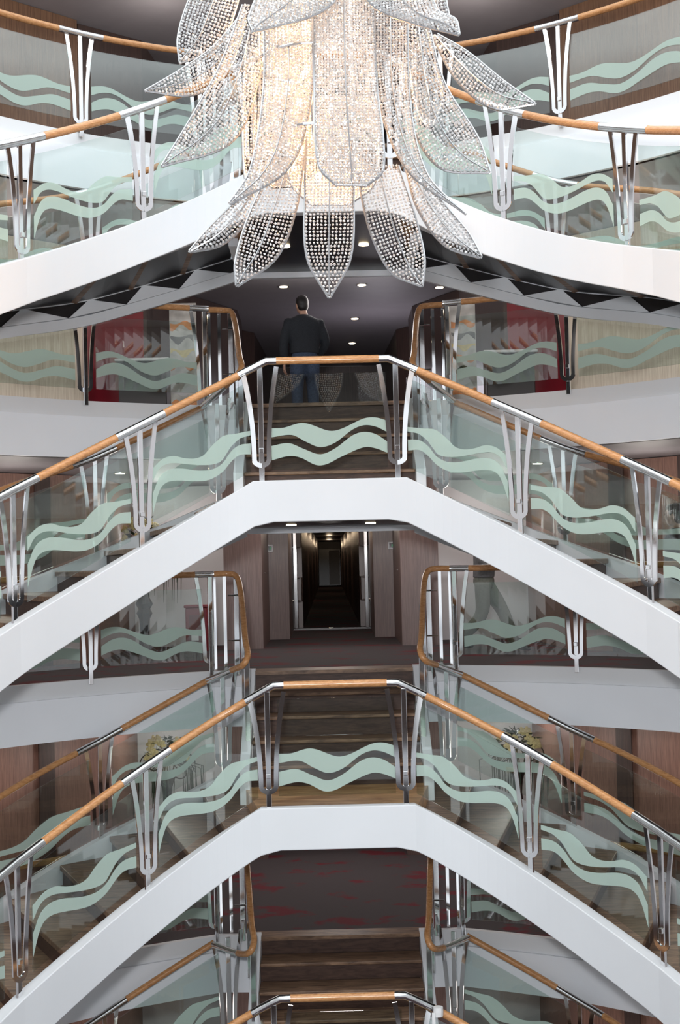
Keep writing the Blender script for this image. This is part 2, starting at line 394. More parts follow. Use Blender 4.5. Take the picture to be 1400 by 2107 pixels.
# ------------------------------------------------------------------ staircases
def tangent(path, x):
    a, b = cut(path, x - .05, x + .05)[0], cut(path, x - .05, x + .05)[-1]
    L = math.hypot(b[0] - a[0], b[1] - a[1])
    return ((b[0] - a[0]) / L, (b[1] - a[1]) / L), -(b[2] - a[2]) / L
def build_level(i):
    L = LV[i]; zl = L['z']; deck = DECK[L['deck']]
    t = thing('staircase', (0, 13.5, zl - .4), {1: 'white topmost staircase whose dark stepped underside shows behind the chandelier',
        2: 'white double staircase right below the chandelier tip, with the man above its landing',
        3: 'white double staircase with the golden wood landing, in front of the corridor',
        4: 'dark stair flight at the very bottom with white sides, landing cut by the picture edge'}[i], 'staircase')
    full = full_outer(L)
    mb = MB()
    lf = L.get('lift', (0, 0)); LF = lambda ax: np.interp(ax, [.7, 1.65, 2.55, 3.5], [0, lf[0], lf[1], lf[1] * 1.5])
    top = [zl - p[2] + LF(abs(p[0])) for p in full]; bot = []
    for p in full:
        ax = abs(p[0]); q = outer_half(L, -1 if p[0] < 0 else 1)
        bot.append(zl - .38 - (np.interp(ax + .07, [abs(w[0]) for w in q], [w[2] for w in q]) if ax > .63 else 0) + LF(ax) * 1.55)
    band(mb, full, top, bot, -0.06, 0.06)
    bevel(mb.build('front_stringer', M['white'], t), .008)
    # landing
    mb = MB()
    mb.prism([(-.72, 12.56, zl - .04), (.72, 12.56, zl - .04), (.93, 13.85, zl - .04), (.93, 15.0, zl - .04), (-.93, 15.0, zl - .04), (-.93, 13.85, zl - .04)],
             [(-.72, 12.56, zl - .30), (.72, 12.56, zl - .30), (.93, 13.85, zl - .30), (.93, 15.0, zl - .30), (-.93, 15.0, zl - .30), (-.93, 13.85, zl - .30)])
    mb.build('landing_floor', M['landing'], t)
    mb = MB(); mb.prism([(-.70, 12.565, zl - .305), (.70, 12.565, zl - .305), (.92, 15.05, zl - .305), (-.92, 15.05, zl - .305)],
                        [(-.70, 12.565, zl - .37), (.70, 12.565, zl - .37), (.92, 15.05, zl - .37), (-.92, 15.05, zl - .37)])
    mb.build('soffit_panel', M['soffit'], t)
    mb = MB(); mb.box(-.95, .95, 15.06, 15.14, zl - .43, zl - .34); mb.build('soffit_trim', M['fascia'], t)
    for sx in (-.4, .4):
        mb = MB(); mb.lathe((sx, 13.8, zl - .392), [(.0, .02), (.05, .02), (.05, .012), (.035, .012), (.0, .012)], 16)
        mb.build('downlight', M['downlight'], t)
    # middle flight up to the deck
    ys = [14.85, 14.5, 14.17, 13.85]
    r = (deck - (zl - .04)) / 5
    for k, yn in enumerate(ys):
        z = deck - (k + 1) * r; yb = 15.2 if k == 0 else ys[k - 1] + .01
        mb = MB(); mb.box(-.868, .868, yn, yb + .02, z - .035, z)
        bevel(mb.build('tread', M['tread'], t), .008)
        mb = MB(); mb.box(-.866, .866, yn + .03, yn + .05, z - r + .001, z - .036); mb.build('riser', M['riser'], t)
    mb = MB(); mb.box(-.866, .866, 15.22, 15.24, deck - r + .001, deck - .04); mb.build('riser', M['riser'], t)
    for s in (-1, 1):
        a, b = (.87, .97) if s > 0 else (-.97, -.87)
        mb = MB()
        prof = [(15.30, deck + .03), (15.15, deck + .03), (13.72, zl + .16), (13.72, zl - .38), (15.30, zl - .38)]
        mb.prism([(a, y, z) for y, z in prof], [(b, y, z) for y, z in prof])
        bevel(mb.build('side_stringer', M['fascia'], t), .006)
    # side flights
    R = .2
    for s in (-1, 1):
        if i == 4 and False: continue
        op = outer_half(L, s); ip = inner_half(s)
        ip2 = [np.array((p[0], p[1], p[2] - .04 - (np.interp(abs(p[0]), [.9, 2.47, 3.3, 4.1], [0, .10, .19, .26]) if i == 1 else 0))) for p in ip]
        mb = MB()
        band(mb, ip, [zl - p[2] + .03 for p in ip2], [zl - p[2] - .24 for p in ip2], -.045, .05)
        band(mb, ip, [zl - p[2] - .39 for p in ip2], [zl - p[2] - .50 for p in ip2], -.045, .05)
        # toothed cheek between
        xs_ = np.array([abs(p[0]) for p in ip2]); ds_ = np.array([p[2] for p in ip2]); ys_ = np.array([p[1] for p in ip2])
        for k in range(7):
            xx = [np.interp(dd, ds_, xs_) for dd in (k * R, k * R + R * .68, (k + 1) * R)]
            if xx[2] - xx[0] < .02: continue
            P3 = [(s * x, np.interp(x, xs_, ys_)) for x in xx]
            zz = [zl - k * R - .392, zl - (k * R + R * .68) - .235, zl - (k + 1) * R - .392]
            mb.prism([(p[0], p[1] - .045, z) for p, z in zip(P3, zz)], [(p[0], p[1] + .02, z) for p, z in zip(P3, zz)])
        mb.build('back_stringer', M['white'], t)
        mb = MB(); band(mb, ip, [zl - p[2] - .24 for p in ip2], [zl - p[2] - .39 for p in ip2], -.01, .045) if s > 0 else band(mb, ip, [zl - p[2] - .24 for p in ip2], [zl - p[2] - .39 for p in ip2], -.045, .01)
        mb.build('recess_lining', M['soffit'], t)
        nst = 8
        op = [np.array((p[0], p[1], p[2] - LF(abs(p[0])))) for p in op]; ip = ip2
        odir = 1
        for k in range(nst):
            d0, d1 = k * R, (k + 1) * R; z = zl - (k + 1) * R + .012
            do0, do1 = max(d0 - .02, 0), d1; 
            dm = min(d1, op[-1][2]); dn = min(d1, ip[-1][2])
            o0 = at_d(op, min(do0, op[-1][2])); o1 = at_d(op, dm); i0 = at_d(ip, min(do0, ip[-1][2] - .02)); i1 = at_d(ip, dn)
            def inset(o, q, e=.055):
                v = (q - o); v = v / np.hypot(*v); return o + v * (e + .02), q - v * (e + .01)
            o0, i0 = inset(o0, i0); o1, i1 = inset(o1, i1)
            mb = MB(); mb.prism([(*o0, z), (*o1, z), (*i1, z), (*i0, z)], [(*o0, z - .05), (*o1, z - .05), (*i1, z - .05), (*i0, z - .05)])
            bevel(mb.build('tread', M['tread'], t), .006)
            # riser board below the lower edge
            sh = np.array((o0 - o1) / np.hypot(*(o0 - o1)) * .03)
            p0, p1 = o1 + sh, i1 + sh; p2, p3 = p1 + sh * .6, p0 + sh * .6
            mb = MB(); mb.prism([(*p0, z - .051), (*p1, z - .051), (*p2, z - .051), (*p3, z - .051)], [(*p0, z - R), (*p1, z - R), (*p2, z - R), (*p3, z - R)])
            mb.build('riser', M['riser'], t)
        # dark lacquered underside, folded like the steps
        if i <= 3:
            mb = MB(); q = []
            prof = [(k * .1, -.225) for k in range(15)]
            for d, off in prof:
                o = at_d(op, min(d, op[-1][2])); ii = at_d(ip, min(d, ip[-1][2]))
                v = (ii - o) / np.hypot(*(ii - o)); q.append((o + v * .08, ii - v * .05, zl - d + off))
            rs = [[(*a, z), (*b, z), (*b, z - .012), (*a, z - .012)] for a, b, z in q]
            mb.rings(rs); mb.build('soffit_panel', M['soffit'], t)
    return t
def front_balustrade(i):
    L = LV[i]; zl = L['z']
    t = thing('stair_balustrade', (0, 12.5, zl), {1: 'glass balustrade with teak rail along the uppermost stair, partly behind chandelier petals',
        2: 'glass balustrade with teak rail and etched waves, its middle pane mirroring the chandelier',
        3: 'glass balustrade with teak rail and etched waves in front of the golden wood landing',
        4: 'teak and steel handrail at the bottom edge of the picture, a white tie on it'}[i], 'balustrade')
    full = full_outer(L)
    rp = full_outer(L, .56, -.035)
    K1x, K2x = L['K1'][0], L['K2'][0]
    k3 = max(p[0] for p in rp) - .01
    if i == 4: k3 = 1.5
    rz = lambda p: Vector((p[0], p[1], zl - p[2] + 1.065))
    cuts = []
    for s in (-1, 1):
        rng = [(.47, .82, 1), (.82, K1x - .20, 0), (K1x - .20, K1x + .19, 1), (K1x + .19, K2x - .15, 0), (K2x - .15, K2x + .14, 1), (K2x + .14, k3, 0)]
        for a, b, kd in rng:
            if a >= k3: continue
            b = min(b, k3)
            xa, xb = (a, b) if s > 0 else (-b, -a)
            rail_piece(t, [rz(p) for p in cut(rp, xa, xb)], .037 if kd else .0355, kd)
    rail_piece(t, [rz(p) for p in cut(rp, -.47, .47)], .0355, 0)
    xs = [.622, K1x, K2x] if i < 4 else [.622]
    for s in (-1, 1):
        for k, x in enumerate(xs):
            f = cut(full, s * x - .001, s * x + .001)[0]; td, sl = tangent(full, s * x)
            if k == 0:
                fz, rr = zl, zl + 1.045
                td = (1, 0); sl = 0
                po = make_post(t, f[0], f[1], fz, rr, td, 0, arms=(-s,))
                # outer arm follows the falling rail
                tt, s2 = tangent(full, s * (x + .25))
                make_arm_only(po, f[0], f[1], fz, rr, tt, s2, s)
            else:
                fz = zl - f[2]; rr = fz + 1.041
                make_post(t, f[0], f[1], fz, rr, td, sl, (-1, 1))
    fz3 = [np.array((p[0], p[1], zl - p[2])) for p in full]
    glass_panel(t, cut(fz3, -.53, .53), .10, .975, WC)
    if i < 4:
        segs = [(.72, K1x - .09), (K1x + .09, K2x - .08), (K2x + .08, k3 - .02)]
    else: segs = [(.72, 1.4)]
    for s in (-1, 1):
        for a, b in segs:
            xa, xb = (a, b) if s > 0 else (-b, -a)
            glass_panel(t, cut(fz3, xa, xb), .10, .93, WS, flip=(s > 0))
    return t
def make_arm_only(po, x, y, zf, zr, tdir, slope, side):
    t = Vector((tdir[0], tdir[1], 0)).normalized(); nrm = Vector((-t.y, t.x, 0)); base = Vector((x, y, 0)); H = zr - zf; hw = .021
    cl = [(0.068 * math.sin(PI / 2 * i / 8), 0.14 - 0.058 * math.cos(PI / 2 * i / 8) + 0.058) for i in range(9)]
    cl += [(0.068 + 0.085 * (v / 14) ** 1.9, .198 + v / 14 * (H - .198)) for v in range(1, 15)]
    rs = []
    for i, (p, z) in enumerate(cl):
        q0 = cl[max(i - 1, 0)]; q1 = cl[min(i + 1, len(cl) - 1)]
        d = Vector((q1[0] - q0[0], q1[1] - q0[1])).normalized(); nn = Vector((-d.y, d.x)); pts = []
        for sw, kk in ((-hw, -.022), (hw, -.022), (hw, -.008), (-hw, -.008)):
            aa = side * (p + nn.x * sw); zz = z + nn.y * sw + slope * aa * min(1.0, max(0, (z - .1) / (H - .1)))
            pts.append(base + t * aa + nrm * kk + Vector((0, 0, zf + zz)))
        rs.append(pts)
    a = MB(); a.rings(rs); a.build('arm', M['chrome'], po)

def inner_balustrade(i, s):
    L = LV[i]; zl = L['z']; deck = DECK[L['deck']]
    wd = {1: 'uppermost', 2: 'second', 3: 'third', 4: 'lowest'}[i]; sd = 'left' if s < 0 else 'right'
    t = thing('inner_balustrade', (s * .95, 14.5, zl), {1: 'inner glass balustrade behind the uppermost stair, %s side' % sd,
        2: 'inner balustrade with curved teak rail %s of the flight climbing to the man' % sd,
        3: 'inner balustrade with curved teak rail %s of the flight before the corridor doors' % sd,
        4: 'inner balustrade with curved teak rail %s of the dark bottom flight' % sd}[i], 'balustrade')
    ip = inner_half(s)
    A = np.array(ip)
    def ipz(x, h): 
        y = np.interp(abs(x), np.abs(A[:, 0]), A[:, 1]); d = np.interp(abs(x), np.abs(A[:, 0]), A[:, 2]); return Vector((x, y, zl - d + h))
    def railp(x):
        q = ipz(s * x, 1.065)
        if x < 2.47: q.z = zl + .965 + (.395 - .965) * (x - 1.36) / 1.11
        return q
    # curved rail: deck corner, down the middle flight, elbow, out along the side flight
    ctl = [(1.33, 15.28, deck + 1.09), (1.16, 15.33, deck + 1.09), (1.06, 15.25, deck + 1.05), (1.0, 15.0, deck + .86), (.92, 14.3, deck + .42), (.885, 14.08, deck + .27), (.93, 14.02, deck + .17), (1.06, 14.25, deck + .10), (1.36, 14.80, zl + .965)]
    P = crom(ctl, 6); P = [Vector((s * p[0], p[1], p[2])) for p in P]
    seg1 = P[:7]; rail_piece(t, P[0:8], .033, 0); rail_piece(t, P[7:43], .033, 0); rail_piece(t, P[42:], .034, 1)
    rng = [(1.36, 2.26, 0), (2.26, 2.68, 1), (2.68, 3.6, 0), (3.6, 4.0, 1)]
    for a, b, kd in rng:
        rail_piece(t, [railp(x) for x in np.linspace(a, b, 10)], .034 if kd else .033, kd)
    # posts
    for x in (1.22, 2.47, 3.75):
        p = ipz(s * x, 0); q = ipz(s * (x + .05), 0); td = (q.x - p.x, q.y - p.y); ln = math.hypot(*td); sl = (q.z - p.z) / ln
        hh = railp(max(x, 1.2)).z - p.z - .03
        make_post(t, p.x, p.y, p.z + .02, p.z + hh, td, sl)
    # tall flat posts at the head of the middle flight
    for (x, y, zt) in ((1.07, 15.22, deck + 1.03), (.97, 14.75, deck + .66), (.90, 14.12, deck + .26)):
        zb = deck - .05 - (15.2 - y) * .55
        m = MB(); m.box(min(s * (x - .028), s * (x + .028)), max(s * (x - .028), s * (x + .028)), y - .02, y + .0, zb, zt)
        bevel(m.build('post', M['chrome'], t), .004)
    g = [Vector((s * 1.0, 15.12, deck + .1)), Vector((s * .94, 14.8, deck - .08)), Vector((s * .92, 14.2, deck - .38))]
    glass_panel(t, [tuple(q) for q in g], .05, .78, None)
    for zz in (.35, .85):
        m = MB(); m.tube([(s * 1.0, 15.2, deck + zz), (s * 1.16, 15.2, deck + zz)], .009, 8); m.build('clamp', M['chrome'], t)
    segs = [(1.32, 2.36), (2.57, 3.65)]
    for a, b in segs:
        pts = [tuple(railp(x) - Vector((0, 0, 1.04))) for x in (np.linspace(a, b, 14) if s > 0 else np.linspace(b, a, 14))]
        glass_panel(t, pts, .08, .90, WS, flip=(s > 0))
    return t

EDGE = [(1.0, 15.26), (1.33, 15.28), (1.9, 15.0), (2.58, 14.60), (3.4, 13.90), (4.2, 12.95), (4.9, 11.8), (5.4, 10.2)]
def edge_path(s):
    P = crom([(*p, 0) for p in EDGE[1:]], 8); P = [(EDGE[0][0], EDGE[0][1])] + [(p[0], p[1]) for p in P]
    return [(s * p[0], p[1]) for p in P]
def deck_balustrade(dk, s):
    z = DECK[dk]; sd = 'left' if s < 0 else 'right'
    lab = {'Z': 'balcony balustrade of the top deck %s of the chandelier, pane bright with daylight' % sd,
           'A': {-1: 'balcony balustrade in front of the red panels, left of the man', 1: 'balcony balustrade before the red panel with the round emblem, right side'}[s],
           'B': {-1: 'balcony balustrade in front of the black pedestal and red cabinet', 1: 'balcony balustrade in front of the walking person in grey trousers'}[s],
           'C': 'balcony balustrade of the dark carpeted deck low in the picture, %s side' % sd}[dk]
    t = thing('balcony_balustrade', (s * 2.5, 14.6, z), lab, 'balustrade')
    E = crom([(*p, 0) for p in [(1.33, 15.22), (1.9, 14.97), (2.58, 14.56), (3.4, 13.86), (4.2, 12.9), (4.9, 11.8)]], 8)
    A = np.array(E)
    def pt(x, h): return Vector((s * x, np.interp(x, A[:, 0], A[:, 1]), z + h))
    for a, b, kd in [(1.31, 1.52, 1), (1.52, 2.36, 0), (2.36, 2.78, 1), (2.78, 3.62, 0), (3.62, 3.95, 1), (3.95, 4.6, 0)]:
        rail_piece(t, [pt(x, 1.09) for x in np.linspace(a, b, 9)], .036 if kd else .034, kd)
    for x, arms in ((1.36, (1,)), (2.58, (-1, 1)), (3.8, (-1, 1))):
        p = pt(x, 0); q = pt(x + .05, 0)
        td = (q.x - p.x, q.y - p.y)
        make_post(t, p.x, p.y, z - .02, z + 1.06, td, 0, arms, foot=-.02)
    m = MB()
    for x, y in ((1.30, 15.30), (1.19, 15.36)):
        m.box(min(s * x, s * (x + .035)), max(s * x, s * (x + .035)), y, y + .02, z - .02, z + 1.06)
    m.build('newel', M['chrome'], t)
    for a, b in ((1.45, 2.48), (2.68, 3.7)):
        xs = np.linspace(a, b, 12); xs = xs if s > 0 else xs[::-1]
        glass_panel(t, [tuple(pt(x, 0)) for x in xs], .14, .93, WC, flip=(s < 0))
    return t

for i in (1, 2, 3, 4):
    build_level(i); front_balustrade(i)
    for s in (-1, 1): inner_balustrade(i, s)
for dk in 'ZABC':
    for s in (-1, 1): deck_balustrade(dk, s)
# white cable tie on the lowest rail
mb = MB(); c = Vector((.86, 12.48, LV[4]['z'] + 1.065 - .11))
mb.lathe((c.x, c.y, c.z - .04), [(.045, 0), (.047, .04), (.045, .08)], 12); mb.box(c.x - .06, c.x - .03, c.y - .04, c.y - .03, c.z - .11, c.z)
tag(mb.build('cable_tie', M['plastic']), 'white tie wrapped round the steel rail at the bottom edge', 'tie')

# ------------------------------------------------------------------ decks: floors, fascias, ceilings
for dk in 'ZABCD':
    z = DECK[dk]
    Lp = edge_path(-1)[::-1]; Rp = edge_path(1)
    poly = [(-8, 10.2)] + Lp + Rp + [(8, 10.2), (8, 30), (-8, 30)]
    mb = MB(); mb.prism([(x, y, z) for x, y in poly], [(x, y, z - .5) for x, y in poly])
    struct(mb.build('floor', M['carpet'], origin=(0, 16, z)))
    mb = MB(); mb.box(-1.0, 1.0, 15.17, 15.42 if dk != 'B' else 15.55, z - .035, z + .006)
    struct(mb.build('trim_1', M['tread'], origin=(0, 15.2, z)))
    for s in (-1, 1):
        E = edge_path(s); n = [p for p in E]
        f = -.05 * s; sg = s
        mb = MB(); band(mb, n, [z + .012] * len(n), [z - .16] * len(n), -.012 * sg, .06 * sg)
        o = mb.build('trim_2', M['fascia_top'], origin=(s * 2.5, 14.5, z)); struct(o)
        mb = MB(); band(mb, n, [z - .16] * len(n), [z - .60] * len(n), -.05 * sg, .06 * sg)
        o = mb.build('trim_3', M['fascia'], origin=(s * 2.5, 14.5, z)); struct(o)
    mb = MB(); mb.box(-1.0, 1.0, 15.25, 15.35, z - .60, z - .21); struct(mb.build('trim_4', M['dark']))
    mb = MB(); mb.prism([(x, y, z - .52) for x, y in poly], [(x, y, z - .60) for x, y in poly])
    struct(mb.build('ceiling', M['ceiling'], origin=(0, 16, z)))
# ceiling of the top deck
z = DECK['Z'] + 2.32
poly = [(-8, 10.2)] + edge_path(-1)[::-1] + edge_path(1) + [(8, 10.2), (8, 30), (-8, 30)]
mb = MB(); mb.prism([(x, y, z + .4) for x, y in poly], [(x, y, z) for x, y in poly]); struct(mb.build('ceiling', M['ceiling']))

def wall_run(pts, z0, z1, m, name, th=.1):
    for s in (-1, 1):
        q = [(s * x, y) for x, y in pts]
        mb = MB(); band(mb, q, [z1] * len(q), [z0] * len(q), 0, s * th if False else th * -s * -1)
        struct(mb.build(name + ('_left' if s < 0 else '_right'), m, origin=(q[0][0], q[0][1], z0)))
def cornice(pts, z1):
    for s in (-1, 1):
        q = [(s * x, y) for x, y in pts]
        mb = MB(); band(mb, q, [z1 - .002] * len(q), [z1 - .05] * len(q), -.10 * s, -.01 * s)
        struct(mb.build('trim_5', M['cornice'], origin=(q[0][0], q[0][1], z1)))
for dk in 'ZABCD':
    z0 = DECK[dk]; z1 = z0 + (2.29 if dk != 'Z' else 2.31)
    if dk == 'D': z1 = DECK['C'] - .61
    if dk == 'C': z1 = -.61
    if dk == 'B': z1 = DECK['A'] - .61
    if dk == 'A': z1 = DECK['Z'] - .61
    if dk in 'AZ':
        mw = M['wall_light'] if dk == 'A' else M['wall_top_wood']
        side = [(7.9, 13.2), (4.4, 16.1), (3.15, 17.3)]
        wall_run(side, z0, z1, mw, 'wall')
        hall = [(3.15, 17.42), (2.45, 18.0), (2.3, 19.3), (2.12, 20.5), (1.5, 21.8), (1.5, 22.9), (1.85, 22.9), (1.85, 23.3), (1.35, 24.0), (1.2, 28.5), (0, 28.5)]
        wall_run(hall, z0, z1, M['wall_dark'], 'wall')
        if dk == 'A': cornice(hall[3:9], z1); cornice([(3.0, 18.2), (2.2, 19.3), (2.1, 20.5)], z1)
        cornice(side, z1)
        if dk == 'Z': cornice([(3.15, 17.3), (2.9, 19), (2.8, 22)], z1)
    else:
        side = [(7.9, 13.2), (4.4, 16.1), (3.1, 17.5), (3.0, 20.2)]
        wall_run(side, z0, z1, M['wall_red_wood'], 'wall')
        cornice(side[:3], z1)
        # dark posts in the veneer
        wall_run([(4.32, 16.0), (4.14, 16.15)], z0, z1, M['wall_dark'], 'wall', .03)
        wall_run([(3.62, 16.75), (3.46, 16.88)], z0, z1, M['wall_dark'], 'wall', .03)
        wall_run([(3.0, 20.3), (1.5, 20.3)], z0, z1, M['wall_white'] , 'wall')
        wall_run([(1.5, 19.2), (1.07, 19.2), (1.07, 21.35)], z0, z1, M['wall_mauve'], 'wall')
        wall_run([(1.5, 19.2), (1.5, 20.3)], z0, z1, M['wall_mauve'], 'wall', .05)
        wall_run([(1.16, 21.4), (.76, 21.4), (.76, 23.2), (.80, 24.9), (.62, 24.9), (.62, 66)], z0, z1, M['wall_mauve'] if dk == 'B' else M['wall_dark'], 'wall')
# far end door and floor of the long corridor on deck B
z = 0
mb = MB(); mb.box(-.62, .62, 30, 66.2, -.08, 0); struct(mb.build('floor', M['carpet']))
mb = MB(); mb.box(-.62, .62, 24.9, 66.2, 2.1, 2.2); struct(mb.build('ceiling', M['dark']))
mb = MB(); mb.box(-.62, .62, 66, 66.1, 0, 2.1); struct(mb.build('wall_back', M['wall_dark']))
dr = thing('corridor_door', (0, 65.9, 0), 'small pale door at the far end of the dark corridor', 'door')
mb = MB(); mb.box(-.50, .55, 65.92, 65.98, 0, 1.75); mb.build('frame', M['black'], dr)
mb = MB(); mb.box(-.02, .48, 65.86, 65.90, .03, 1.68); mb.build('leaf', M['wall_white'], dr)
for k, yy in enumerate(range(28, 64, 4)):
    for s in (-1, 1):
        mb = MB(); mb.box(min(s * .60, s * .54), max(s * .60, s * .54), yy, yy + .2, 0, 2.0)
        tag(mb.build('door_frame', M['wall_dark']), 'dark door frame along the wall of the long corridor', 'door frame', 'door frames of the long corridor')
# back walls either side of the corridor
for s in (-1, 1):
    mb = MB(); mb.box(min(s * .8, s * 8), max(s * .8, s * 8), 29.7, 29.8, -8.5, 8.4); struct(mb.build('wall_back', M['wall_dark']))

# glass doors opened into the vestibule, seen on edge
for s in (-1, 1):
    t = thing('glass_door', (s * .62, 24.2, 0), 'open glass door leaf with chrome edge and handles, %s of the corridor mouth' % ('left' if s < 0 else 'right'), 'door')
    mb = MB(); mb.box(s * .62 - .006, s * .62 + .006, 24.0, 24.7, .06, 2.05); mb.build('pane', M['glass'], t)
    mb = MB(); mb.box(s * .62 - .032, s * .62 + .032, 23.92, 24.0, .03, 2.07); bevel(mb.build('edge_frame', M['chrome'], t), .006)
    for zc in (1.65, .72):
        for d in (-1, 1):
            x = s * .62
            mb = MB(); mb.tube([(x + d * .03, 23.95, zc + .20), (x + d * .11, 23.95, zc + .20), (x + d * .11, 23.95, zc - .20), (x + d * .03, 23.95, zc - .20)], .013, 8)
            mb.build('handle', M['chrome'], t)
mb = MB(); mb.box(-.85, .8, 24.0, 24.06, 0.0, .03); struct(mb.build('trim_6', M['chrome']))
for s in (-1, 1):
    t = thing('keypad', (s * .95, 21.33, 1.36), 'small white keypad with green display on the %s wood panel' % ('left' if s < 0 else 'right'), 'keypad')
    mb = MB(); mb.box(s * .95 - .055, s * .95 + .055, 21.30, 21.325, 1.36, 1.48); bevel(mb.build('case', M['plastic'], t), .006)
    mb = MB(); mb.box(s * .95 - .035, s * .95 + .035, 21.295, 21.299, 1.385, 1.455); mb.build('display', M['black'], t)
    mb = MB(); mb.box(s * .95 + .0, s * .95 + .03, 21.29, 21.294, 1.40, 1.44); mb.build('lit_symbol', M['green_screen'], t)
    t = thing('side_door', (s * 1.12, 21.3, 0), 'narrow wood service door with a steel lever, %s of the corridor mouth' % ('left' if s < 0 else 'right'), 'door')
    mb = MB(); mb.box(min(s * 1.04, s * 1.052), max(s * 1.04, s * 1.052), 19.4, 21.3, 0.01, 2.2); mb.build('leaf', M['wall_mauve'], t)
    mb = MB(); mb.box(s * 1.0 - .012, s * 1.0 + .012, 19.9, 19.95, .85, 1.15); mb.tube([(s * 1.04, 19.92, 1.05), (s * .97, 19.92, 1.05), (s * .97, 20.05, 1.05)], .01, 8); mb.build('handle', M['chrome'], t)

# deck A: red panels, emblem, pictures
for s in (-1, 1):
    mb = MB()
    a, b = (Vector((3.13, 17.34)), Vector((2.43, 17.92)))
    n = Vector((-(b - a).y, (b - a).x)).normalized(); n = n if n.y < 0 else -n
    P = [a + n * .02, b + n * .02, b + n * .06, a + n * .06]
    z0, z1 = DECK['A'], DECK['A'] + 2.2
    mb.prism([(s * p.x, p.y, z1) for p in P], [(s * p.x, p.y, z0 + .01) for p in P])
    tag(mb.build('red_panel', M['red']), 'tall crimson wall panel on the deck of the man, %s side' % ('left' if s < 0 else 'right'), 'wall panel')
em = thing('round_emblem', (2.75, 17.5, DECK['A'] + 1.75), 'round dark emblem high on the right crimson panel', 'emblem')
cc = Vector((2.80, 17.52, DECK['A'] + 1.62))
rs = MB(); ring = [cc + Vector((.10 * math.cos(a) * .78, .10 * math.cos(a) * -.6, .10 * math.sin(a))) for a in np.linspace(0, 2 * PI, 25)]
rs.tube(ring, .016, 8); rs.build('ring', M['red_dark'], em)
rs = MB(); rs.tube([cc + Vector((-.05, .04, -.06)), cc + Vector((.04, -.03, .05))], .018, 8); rs.tube([cc + Vector((-.045, .03, .05)), cc + Vector((.03, -.02, -.05))], .015, 8); rs.build('motif', M['red_dark'], em)
def picture(x, y, z, w, h, label, seed):
    t = thing('painting', (x, y, z), label, 'painting'); rr = random.Random(seed)
    mb = MB(); mb.box(x - w / 2, x + w / 2, y, y + .03, z, z + h); bevel(mb.build('canvas', M['paper'], t), .004)
    for k in range(7):
        a = z + h * (.08 + .12 * k); off = rr.uniform(-.3, .3) * w
        mb = MB()
        n = 10; up = []; dn = []
        for q in range(n + 1):
            xx = x - w / 2 + .01 + (w - .02) * q / n
            c = a + .02 * h * math.sin(q * .8 + k * 1.7) 
            hh = h * .022 * (1 + .6 * math.sin(q * .9 + k * 2.3))
            up.append((xx, y - .004, min(z + h - .01, c + hh))); dn.append((xx, y - .004, max(z + .01, c - hh)))
        mb.rings([[u, d, (d[0], y - .001, d[2]), (u[0], y - .001, u[2])] for u, d in zip(up, dn)])
        mb.build('brush_stroke', [M['orange'], M['wall_white'], M['leaf'], M['orange'], M['rose'], M['black'], M['orange']][k], t)
picture(-1.92, 18.3, DECK['A'] + .25, .36, 1.5, 'tall bright abstract painting with orange strokes, left of the man', 1)
picture(1.85, 18.3, DECK['A'] + .35, .34, 1.3, 'pale abstract painting with orange top behind the right balustrade', 2)
for s in (-1, 1):
    t = thing('counter', (s * 2.35, 17.0, DECK['A']), 'low dark counter with steel edge on the deck of the man, %s' % ('left' if s < 0 else 'right'), 'counter')
    mb = MB(); mb.box(min(s * 2.0, s * 2.6), max(s * 2.0, s * 2.6), 17.0, 17.4, DECK['A'], DECK['A'] + .78); bevel(mb.build('body', M['dark'], t), .01)
    mb = MB(); mb.box(min(s * 1.96, s * 2.64), max(s * 1.96, s * 2.64), 16.96, 17.44, DECK['A'] + .781, DECK['A'] + .82); bevel(mb.build('top', M['wall_white'], t), .01)

# red cabinet on deck B
t = thing('fire_cabinet', (-1.88, 19.0, 0), 'small red cabinet standing against the pale wall, left of the wood panels', 'cabinet')
mb = MB(); mb.box(-2.03, -1.73, 18.95, 19.15, 0, .60); bevel(mb.build('body', M['red'], t), .01)
mb = MB(); mb.box(-2.05, -1.71, 18.93, 19.17, .601, .64); bevel(mb.build('lid', M['red'], t), .01)
mb = MB(); mb.box(-1.98, -1.78, 18.935, 18.948, .10, .50); mb.build('door', M['red_dark'], t)
mb = MB(); mb.box(-1.95, -1.85, 18.925, 18.934, .15, .26); mb.build('notice', M['plastic'], t)

# downlights
dl = None
def downlight(x, y, z, label):
    global dl
    if dl is None:
        dl = thing('downlight', (x, y, z), label, 'ceiling light', 'recessed ceiling lights')
        mb = MB(); mb.lathe((x, y, z - .012), [(.085, .0), (.085, .012), (.05, .012), (.05, 0)], 20); mb.build('trim_ring', M['brushed'], dl)
        mb = MB(); mb.lathe((x, y, z - .010), [(.001, -.006), (.060, -.006), (.060, .002), (.001, .002)], 20); mb.build('lens', M['downlight'], dl)
        return dl
    o = dl.copy(); C.objects.link(o); o.location = (x, y, z); o['label'] = label
    for ch in list(dl.children):
        c = ch.copy(); C.objects.link(c); c.parent = o
    return o
zA = DECK['Z'] - .60
for x, y, lb in ((-.60, 20.0, 'round warm downlight above and left of the man\'s head'), (.55, 20.0, 'round warm downlight above the man, right one of the front pair'),
                 (.5, 22.8, 'round warm downlight right of the man\'s head, middle of the row'), (.5, 25.4, 'round warm downlight low beside the man\'s shoulder, farthest in the row'),
                 (-1.85, 20.0, 'small downlight beside the cornice left of the man'), (1.72, 20.3, 'small downlight beside the cornice right of the petal')):
    downlight(x, y, zA, lb)
zz = DECK['Z'] + 2.32
downlight(-2.66, 18.6, zz, 'warm downlight in the top ceiling just under the left teak rail')
downlight(2.50, 18.4, zz, 'warm downlight in the top ceiling just under the right teak rail')
